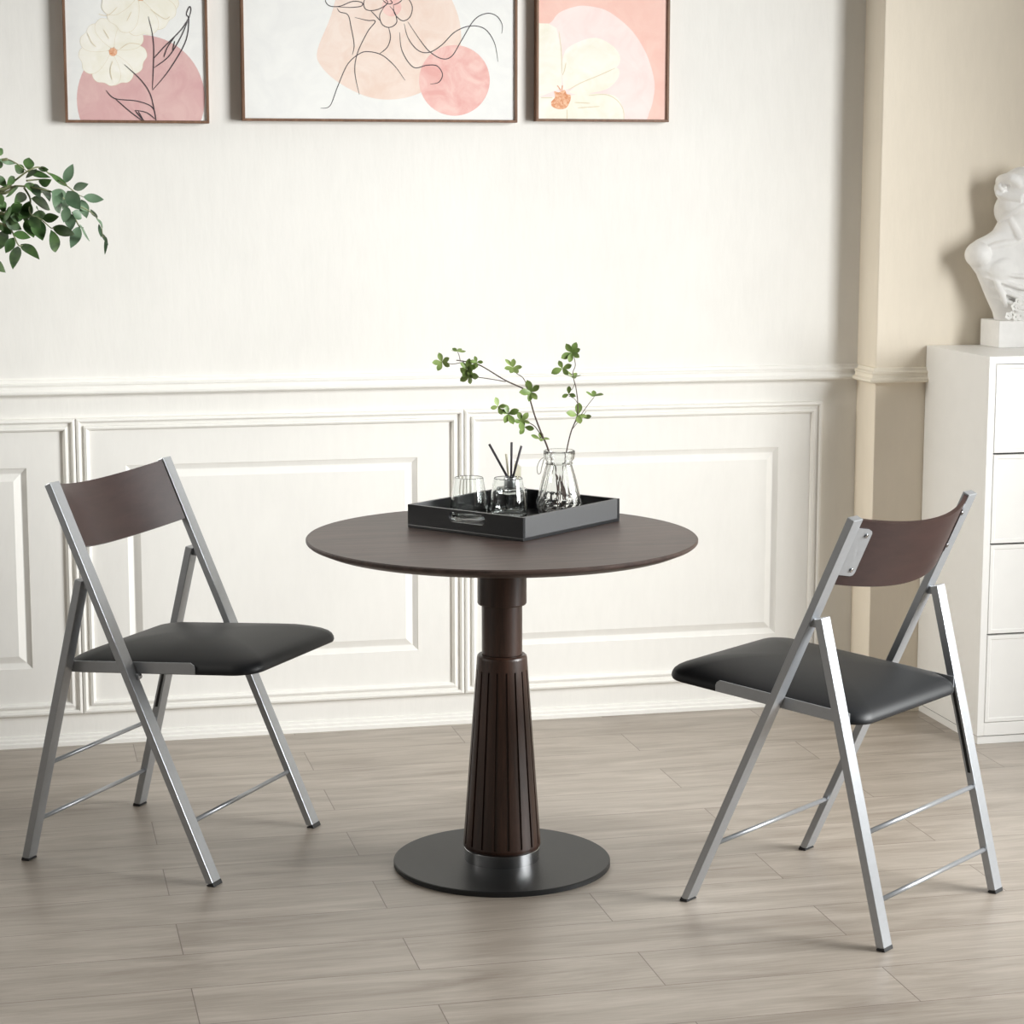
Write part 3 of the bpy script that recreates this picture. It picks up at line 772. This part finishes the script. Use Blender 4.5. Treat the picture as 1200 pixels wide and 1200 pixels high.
# ------------------------------------------------------------------ white chest of drawers
CX0, CX1, CY0, CY1, CH = 2.556, 3.36, 5.388, 5.800, 1.063
cb = tag(empty('drawer_cabinet', (CX0, CY0, 0)), 'tall white chest of drawers against the warm-tinted wall section, carrying the bust', 'cabinet')
mb = MB()
mb.box((0, .018, .024), (CX1-CX0, CY1-CY0, CH), .0015)
mb.box((0, 0, .024), (.020, .019, CH), .001); mb.box((CX1-CX0-.02, 0, .024), (CX1-CX0, .019, CH), .001)
mb.box((.020, 0, CH-.020), (CX1-CX0-.02, .019, CH), .001); mb.box((.020, 0, .024), (CX1-CX0-.02, .019, .060), .001)
mb.build('carcass', M['cabinet'], cb)
MB().box((.004, .005, 0), (CX1-CX0-.004, CY1-CY0-.004, .0225), .001).build('toe_base', M['cabinet'], cb)
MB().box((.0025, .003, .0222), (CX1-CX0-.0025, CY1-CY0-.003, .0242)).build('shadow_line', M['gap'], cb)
for z0, z1 in ((.0615, .3035), (.3085, .5525), (.5575, .7985), (.8035, 1.0415)):
    mb = MB(); W_ = CX1-CX0
    x0, x1 = .0215, W_-.0215
    b2 = bmesh.new()
    prof = [(0, .017), (0, .0012), (.0012, 0), (.010, 0), (.0125, .0018), (.0145, .0018)]
    rings = []
    for d, h in prof: rings.append([b2.verts.new((x, h, z)) for x, z in ((x0+d, z0+d), (x1-d, z0+d), (x1-d, z1-d), (x0+d, z1-d))])
    for A, B in zip(rings, rings[1:]):
        for i in range(4): b2.faces.new([A[i], A[(i+1) % 4], B[(i+1) % 4], B[i]])
    b2.faces.new(rings[-1]); b2.faces.new(rings[0][::-1])
    mb.merge(b2); mb.build('drawer', M['cabinet'], cb)
mb = MB()
for z in (.306, .555, .801): mb.box((.0205, .0145, z-.004), (CX1-CX0-.0205, .0185, z+.004))
mb.build('drawer_gap', M['gap'], cb)

# ------------------------------------------------------------------ plaster bust
bx, by = 2.711+.0775, 5.66+.061
bu = tag(empty('plaster_bust', (bx, by, CH)), 'white plaster bust of a draped figure with tied-up hair on the cabinet', 'bust')
MB().box((-.0775, -.061, 0), (.0775, .061, .076), .003).build('bust_plinth', M['plaster'], bu)
mb = MB(); El = mb.ellipsoid
rx = lambda a, ax: Matrix.Rotation(radians(a), 3, ax)
secs = [(.070, 0, .060, .044, 0), (.095, 0, .067, .048, 0), (.138, 0, .090, .052, 0), (.172, 0, .106, .057, 0), (.204, 0, .121, .060, .002), (.232, 0, .143, .058, .003), (.250, 0, .152, .055, .004), (.268, 0, .153, .051, .006),
        (.285, 0, .143, .046, .008), (.300, -.002, .118, .042, .008), (.312, -.004, .088, .042, .008), (.325, -.006, .066, .043, .007), (.345, -.006, .054, .044, .005), (.370, -.004, .050, .045, .003), (.400, 0, .050, .046, 0)]
rows = []
for z, cx_, ra, rb, cy_ in secs: rows.append([mb.b.verts.new((cx_+ra*cos(2*pi*i/40), cy_+rb*sin(2*pi*i/40), z)) for i in range(40)])
for A, B in zip(rows, rows[1:]):
    for i in range(40): mb.face([A[i], A[(i+1) % 40], B[(i+1) % 40], B[i]], True)
mb.face(rows[0][::-1]); mb.face(rows[-1])
El((-.052, -.030, .214), (.050, .032, .044)); El((.052, -.030, .214), (.050, .032, .044))
El((-.122, -.004, .258), (.034, .050, .036)); El((.122, -.004, .258), (.034, .050, .036))
El((-.050, -.026, .290), (.056, .017, .012), rx(-10, 'Y')); El((.050, -.026, .290), (.056, .017, .012), rx(10, 'Y'))
mb.tube([(-.046, -.006, .395), (-.030, -.030, .34), (-.012, -.040, .300)], [.014, .011, .009], 10)
El((-.016, .018, .382), (.048, .048, .052)); El((-.030, .004, .372), (.034, .040, .034))
# head turned to its left
Rh = rx(38, 'Z')
def Hd(p): return Vector((.014, -.004, .425))+Rh @ Vector(p)
El(Hd((0, .006, .014)), (.060, .070, .064), Rh); El(Hd((0, -.022, -.020)), (.046, .046, .058), Rh); El(Hd((0, -.040, -.062)), (.020, .018, .016), Rh)
mb.tube([Hd((0, -.066, .012)), Hd((0, -.076, -.012)), Hd((0, -.082, -.022))], [.006, .0085, .010], 10)
El(Hd((-.009, -.070, -.024)), (.006, .006, .005)); El(Hd((.009, -.070, -.024)), (.006, .006, .005))
for s in (-1, 1):
    El(Hd((s*.022, -.058, .010)), (.011, .008, .007), Rh); El(Hd((s*.023, -.061, .022)), (.017, .008, .005), Rh)
    El(Hd((s*.030, -.046, -.016)), (.017, .016, .016), Rh)
    El(Hd((s*.056, .004, -.008)), (.008, .014, .019), Rh)
El(Hd((0, -.066, -.040)), (.014, .008, .0045), Rh); El(Hd((0, -.064, -.047)), (.012, .008, .005), Rh)
# hair in thick locks swept back to a knot
for i in range(9):
    a = radians(-100+25*i)
    p0 = Hd((.050*sin(a), -.050*cos(a)*.9, .040-.018*abs(sin(a)))); p1 = Hd((.070*sin(a), .004, .045)); p2 = Hd((.048*sin(a), .050, .040)); p3 = Hd((0, .078, .030))
    mb.tube(spline([p0, p1, p2, p3], 5), [.010+.006*sin(pi*k/15) for k in range(16)], 10)
for i in range(6):
    a = radians(-75+30*i)
    mb.tube(spline([Hd((.056*sin(a)*1.05, -.020+.01*i, -.01)), Hd((.066*sin(a), .03, -.004)), Hd((.04*sin(a), .062, .012)), Hd((0, .08, .026))], 5), .012, 10)
El((-.020, -.004, .392), (.048, .050, .034))
for k in range(6):
    mb.tube(spline([(-.064+.005*k, -.004-.008*k, .350+.004*k), (-.050+.008*k, -.034-.003*k, .368+.006*k), (-.020+.012*k, -.054, .392+.006*k), (.020+.012*k, -.056, .412+.006*k)], 5), [.003+.004*sin(pi*q/15) for q in range(16)], 8)
kn = Vector((-.050, .004, .434))
El(kn, (.022, .024, .024))
for i in range(7):
    a = 2*pi*i/7
    mb.tube(spline([kn+Vector((.020*cos(a), -.004, .020*sin(a))), kn+Vector((.026*cos(a+.7), -.018, .026*sin(a+.7))), kn+Vector((.012*cos(a+1.4), -.026, .012*sin(a+1.4)))], 5), .0055, 8)
# drapery folds
for z, dz, w_, th_ in ((.205, -.006, .118, .006), (.186, -.020, .112, .007), (.160, -.026, .100, .008), (.132, -.022, .086, .008)):
    mb.tube(spline([(-w_, -.012, z+.012), (-w_*.78, -.040, z+.004), (-w_*.35, -.060, z+dz*.5), (0, -.064, z+dz), (w_*.4, -.060, z+dz*.4), (w_*.8, -.040, z+.006), (w_, -.012, z+.014)], 6), [.003+(th_-.003)*sin(pi*q/36) for q in range(37)], 10)
mb.tube(spline([(-.088, -.036, .196), (-.078, -.052, .170), (-.066, -.054, .145), (-.052, -.048, .112)], 6), [.004+.005*sin(pi*q/18) for q in range(19)], 10)
ob = mb.build('figure', M['plaster'], bu, None, recalc=False)
md = ob.modifiers.new('remesh', 'REMESH'); md.mode = 'VOXEL'; md.voxel_size = .0022; md.use_smooth_shade = True
sm = ob.modifiers.new('smooth', 'SMOOTH'); sm.factor = .5; sm.iterations = 4
# little white flowers at the front of the drapery
mb = MB()
for i in range(11):
    c = Vector((-.034+random.uniform(-.022, .034), -.066+random.uniform(-.006, .006), .112+random.uniform(-.026, .026)))
    for k in range(5):
        a = 2*pi*k/5+i; d = Vector((cos(a), -.35, sin(a))).normalized()
        mb.leaf(c, c+d*.013, .011, Vector((0, -1, 0)), .2, 5, 'ob', .1)
    mb.ellipsoid(c+Vector((0, -.003, 0)), (.003, .003, .003), None, 8, 6)
mb.build('flower_spray', M['flower'], bu, recalc=False)

# ------------------------------------------------------------------ leafy plant reaching in from the left
PYp = 5.25
q0 = on_y(-150, 250, PYp)
pl = tag(empty('leafy_plant', (q0.x, PYp, 0)), 'green leafy plant whose drooping branch enters below the smaller flower picture', 'plant')
off = Vector((q0.x, PYp, 0))
def LP(u, v, dy=0): return on_y(u/7.06, 165+v/7.06, PYp+dy)-off
MB().lathe([(0, 0), (.10, 0), (.115, .02), (.145, .26), (.155, .28), (.155, .30), (.14, .30), (.135, .27), (0, .27)], 40).build('pot', M['pot'], pl)
mb = MB()
start = Vector((0, 0, .26)); forks = Vector((0, 0, 1.35))
mb.tube(spline([start, Vector((.012, .01, .7)), Vector((-.01, 0, 1.1)), forks], 6), [.012-.00025*i for i in range(19)], 10)
for k in range(3):
    mb.tube(spline([start+Vector((.02*k-.02, .02, 0)), Vector((-.03+.03*k, .03, .8)), Vector((-.08+.04*k, .05, 1.3)), Vector((-.16+.07*k, .06, 1.62))], 6), .006, 8)
stems = [[(-20, 165), (60, 155), (140, 190), (220, 250)], [(-20, 410), (100, 345), (230, 250), (330, 220), (430, 290), (555, 375), (640, 440), (690, 465)],
         [(-20, 440), (130, 375), (340, 400), (470, 440), (560, 500), (650, 540), (750, 590), (830, 680), (850, 780), (880, 830)], [(220, 330), (330, 320), (420, 325)],
         [(200, 390), (250, 480), (250, 600), (340, 650), (420, 720), (445, 720)], [(-20, 680), (80, 720), (150, 860), (190, 862)], [(-20, 600), (50, 580), (100, 610)], [(600, 590), (650, 700), (690, 720)]]
for s_ in stems[:3]+stems[5:7]:
    a = LP(*s_[0]); mb.tube(spline([forks+Vector((0, 0, -.1)), (forks+a)/2+Vector((-.02, .02, .08)), a, LP(*s_[1])], 5), .0035, 7)
for s_ in stems:
    q = spline([LP(*p, .02*sin(i*2.1)) for i, p in enumerate(s_)], 5); mb.tube(q, [.0026-.0017*i/(len(q)-1) for i in range(len(q))], 6)
mb.build('stem', M['palestem'], pl)
leaves = [(535, 345, 600, 200, 70, 1), (610, 395, 725, 360, 60, 1), (695, 465, 850, 485, 70, 1), (675, 490, 715, 632, 75, 1), (555, 375, 415, 270, 40, 0), (230, 235, 240, 145, 80, 0), (195, 260, 125, 205, 70, 0),
    (320, 232, 398, 238, 40, 0), (225, 250, 405, 300, 50, 0), (330, 350, 422, 322, 68, 0), (150, 385, 52, 462, 60, 0), (205, 370, 345, 422, 80, 0), (335, 385, 405, 497, 75, 1), (430, 420, 560, 482, 90, 1), (560, 420, 655, 562, 105, 1),
    (430, 450, 492, 592, 75, 1), (205, 438, 122, 520, 75, 0), (180, 525, 82, 582, 72, 0), (240, 505, 205, 660, 85, 0), (262, 480, 405, 567, 90, 0), (372, 605, 245, 645, 80, 0), (355, 645, 480, 628, 68, 0), (290, 650, 350, 815, 105, 0),
    (225, 650, 275, 792, 95, 0), (422, 742, 457, 912, 80, 0), (440, 718, 608, 772, 78, 0), (113, 770, 245, 800, 68, 0), (50, 665, 172, 730, 75, 0), (45, 742, -8, 895, 80, 0), (112, 805, 50, 922, 70, 0), (146, 878, 108, 1052, 82, 0),
    (178, 860, 318, 975, 78, 0), (-40, 1000, 42, 1085, 65, 0), (655, 715, 588, 878, 80, 1), (658, 695, 738, 825, 52, 1), (560, 550, 528, 668, 70, 1), (572, 600, 590, 732, 80, 1), (600, 590, 672, 640, 75, 1), (-30, 290, 50, 375, 70, 0),
    (-30, 75, 22, 105, 55, 0), (-25, 440, 18, 530, 70, 0), (95, 680, -10, 610, 70, 0), (-40, 690, 22, 745, 60, 0), (845, 770, 893, 860, 24, 1), (880, 800, 868, 935, 26, 1), (798, 648, 848, 722, 30, 1), (750, 568, 805, 632, 30, 1),
    (818, 690, 838, 795, 24, 1), (90, 625, 190, 640, 70, 0), (300, 235, 218, 305, 40, 0), (0, 158, 120, 188, 40, 1), (660, 545, 735, 580, 30, 1), (560, 480, 520, 560, 60, 1), (10, 170, -60, 240, 70, 0), (95, 560, 30, 650, 80, 0), (150, 600, 60, 690, 85, 0), (60, 640, 130, 560, 60, 0), (20, 700, 90, 770, 70, 0), (230, 560, 160, 640, 80, 0), (300, 560, 330, 640, 80, 0), (250, 640, 330, 720, 80, 0), (-10, 500, 40, 580, 70, 0), (120, 300, 60, 360, 55, 0), (270, 360, 330, 470, 70, 1), (500, 420, 470, 500, 60, 1)]
mbs = [MB(), MB()]
for bx_, by_, tx_, ty_, wd, k in leaves:
    d0, d1 = random.uniform(-.05, .05), random.uniform(-.05, .05)
    b_, t_ = LP(bx_, by_, d0), LP(tx_, ty_, d1)
    nrm = Vector((random.uniform(-.35, .35)+.15, -1, random.uniform(-.1, .6)))
    b_, t_ = b_+(b_-t_)*.04, t_+(t_-b_)*.07
    mbs[k].leaf(b_, t_, 1.14*wd/7.06/486, nrm, random.uniform(.1, .35), 8, 'ov', random.uniform(-.06, .06))
for i in range(110):     # the rest of the crown, beyond the picture's edge
    k_s = random.randrange(3); h_s = random.uniform(.55, 1); c = Vector((-.04+.03*k_s+(-.12+.04*k_s)*h_s**2, .05, 1.0+.62*h_s))+Vector((random.gauss(0, .022), random.gauss(0, .022), 0))
    if px_of(c+off)[0] > -14: continue
    d = Vector((random.uniform(-1, .6), random.uniform(-1, 1), random.uniform(-1, .2))).normalized()*random.uniform(.03, .045)
    if px_of(c+d+off)[0] > -4: continue
    mbs[0].leaf(c, c+d, .02, Vector((random.uniform(-1, 1), -1, random.uniform(0, 1))), .2, 6)
mbs[0].build('foliage', M['leafB'], pl, recalc=False); mbs[1].build('pale_foliage', M['leafC'], pl, recalc=False)

# ------------------------------------------------------------------ light
def area(name, loc, target, sx, sy, power, color=(1, 1, 1), spread=180):
    l = bpy.data.lights.new(name, 'AREA'); l.shape = 'RECTANGLE'; l.size = sx; l.size_y = sy; l.energy = power; l.color = color; l.spread = radians(spread)
    o = bpy.data.objects.new(name, l); COL.objects.link(o); o.location = loc
    o.rotation_euler = (Vector(target)-Vector(loc)).to_track_quat('-Z', 'Y').to_euler(); return o
area('window_light', (4.35, 3.25, 1.75), (1.2, 5.3, 1.2), 2.0, 2.0, 128, (.985, 1, .995), 100)
area('left_fill_light', (-2.3, 5.35, 2.2), (2.6, 5.4, .4), .8, 1.0, 4.6, (1, .97, .9), 40)  # added fill to brighten the cabinet's left side, no known lamp there
wd = bpy.data.worlds.new('room_ambient'); S.world = wd; wd.use_nodes = True
wt = wd.node_tree; bg = wt.nodes['Background']
tc = wt.nodes.new('ShaderNodeTexCoord'); dt = wt.nodes.new('ShaderNodeVectorMath'); dt.operation = 'DOT_PRODUCT'
dt.inputs[1].default_value = Vector((-.42, .85, .3)).normalized()
rp = wt.nodes.new('ShaderNodeValToRGB'); e_ = rp.color_ramp.elements
e_[0].position = .0; e_[0].color = (.07, .067, .062, 1); e_[1].position = 1; e_[1].color = (1.0, .97, .915, 1)
mr = wt.nodes.new('ShaderNodeMapRange'); mr.inputs['From Min'].default_value = -.45; mr.inputs['From Max'].default_value = .7
wt.links.new(tc.outputs['Generated'], dt.inputs[0]); wt.links.new(dt.outputs['Value'], mr.inputs['Value']); wt.links.new(mr.outputs['Result'], rp.inputs['Fac'])
wt.links.new(rp.outputs['Color'], bg.inputs['Color']); bg.inputs['Strength'].default_value = .72

# ------------------------------------------------------------------ camera
cd = bpy.data.cameras.new('camera'); cam = bpy.data.objects.new('camera', cd); COL.objects.link(cam)
cd.sensor_fit = 'HORIZONTAL'; cd.sensor_width = 36; cd.lens = F_PX/1200*36; cd.clip_start = .05
cam.location = EYE
fwd = ray(600, 600).normalized()
rot = fwd.to_track_quat('-Z', 'Y').to_matrix()
cam.rotation_euler = (rot @ Matrix.Rotation(ROLL, 3, 'Z')).to_euler()
S.camera = cam
S.view_settings.view_transform = 'Standard'; S.view_settings.look = 'None'; S.view_settings.exposure = 0; S.view_settings.gamma = 1
S.cycles.max_bounces = 14; S.cycles.transmission_bounces = 12; S.cycles.use_denoising = True
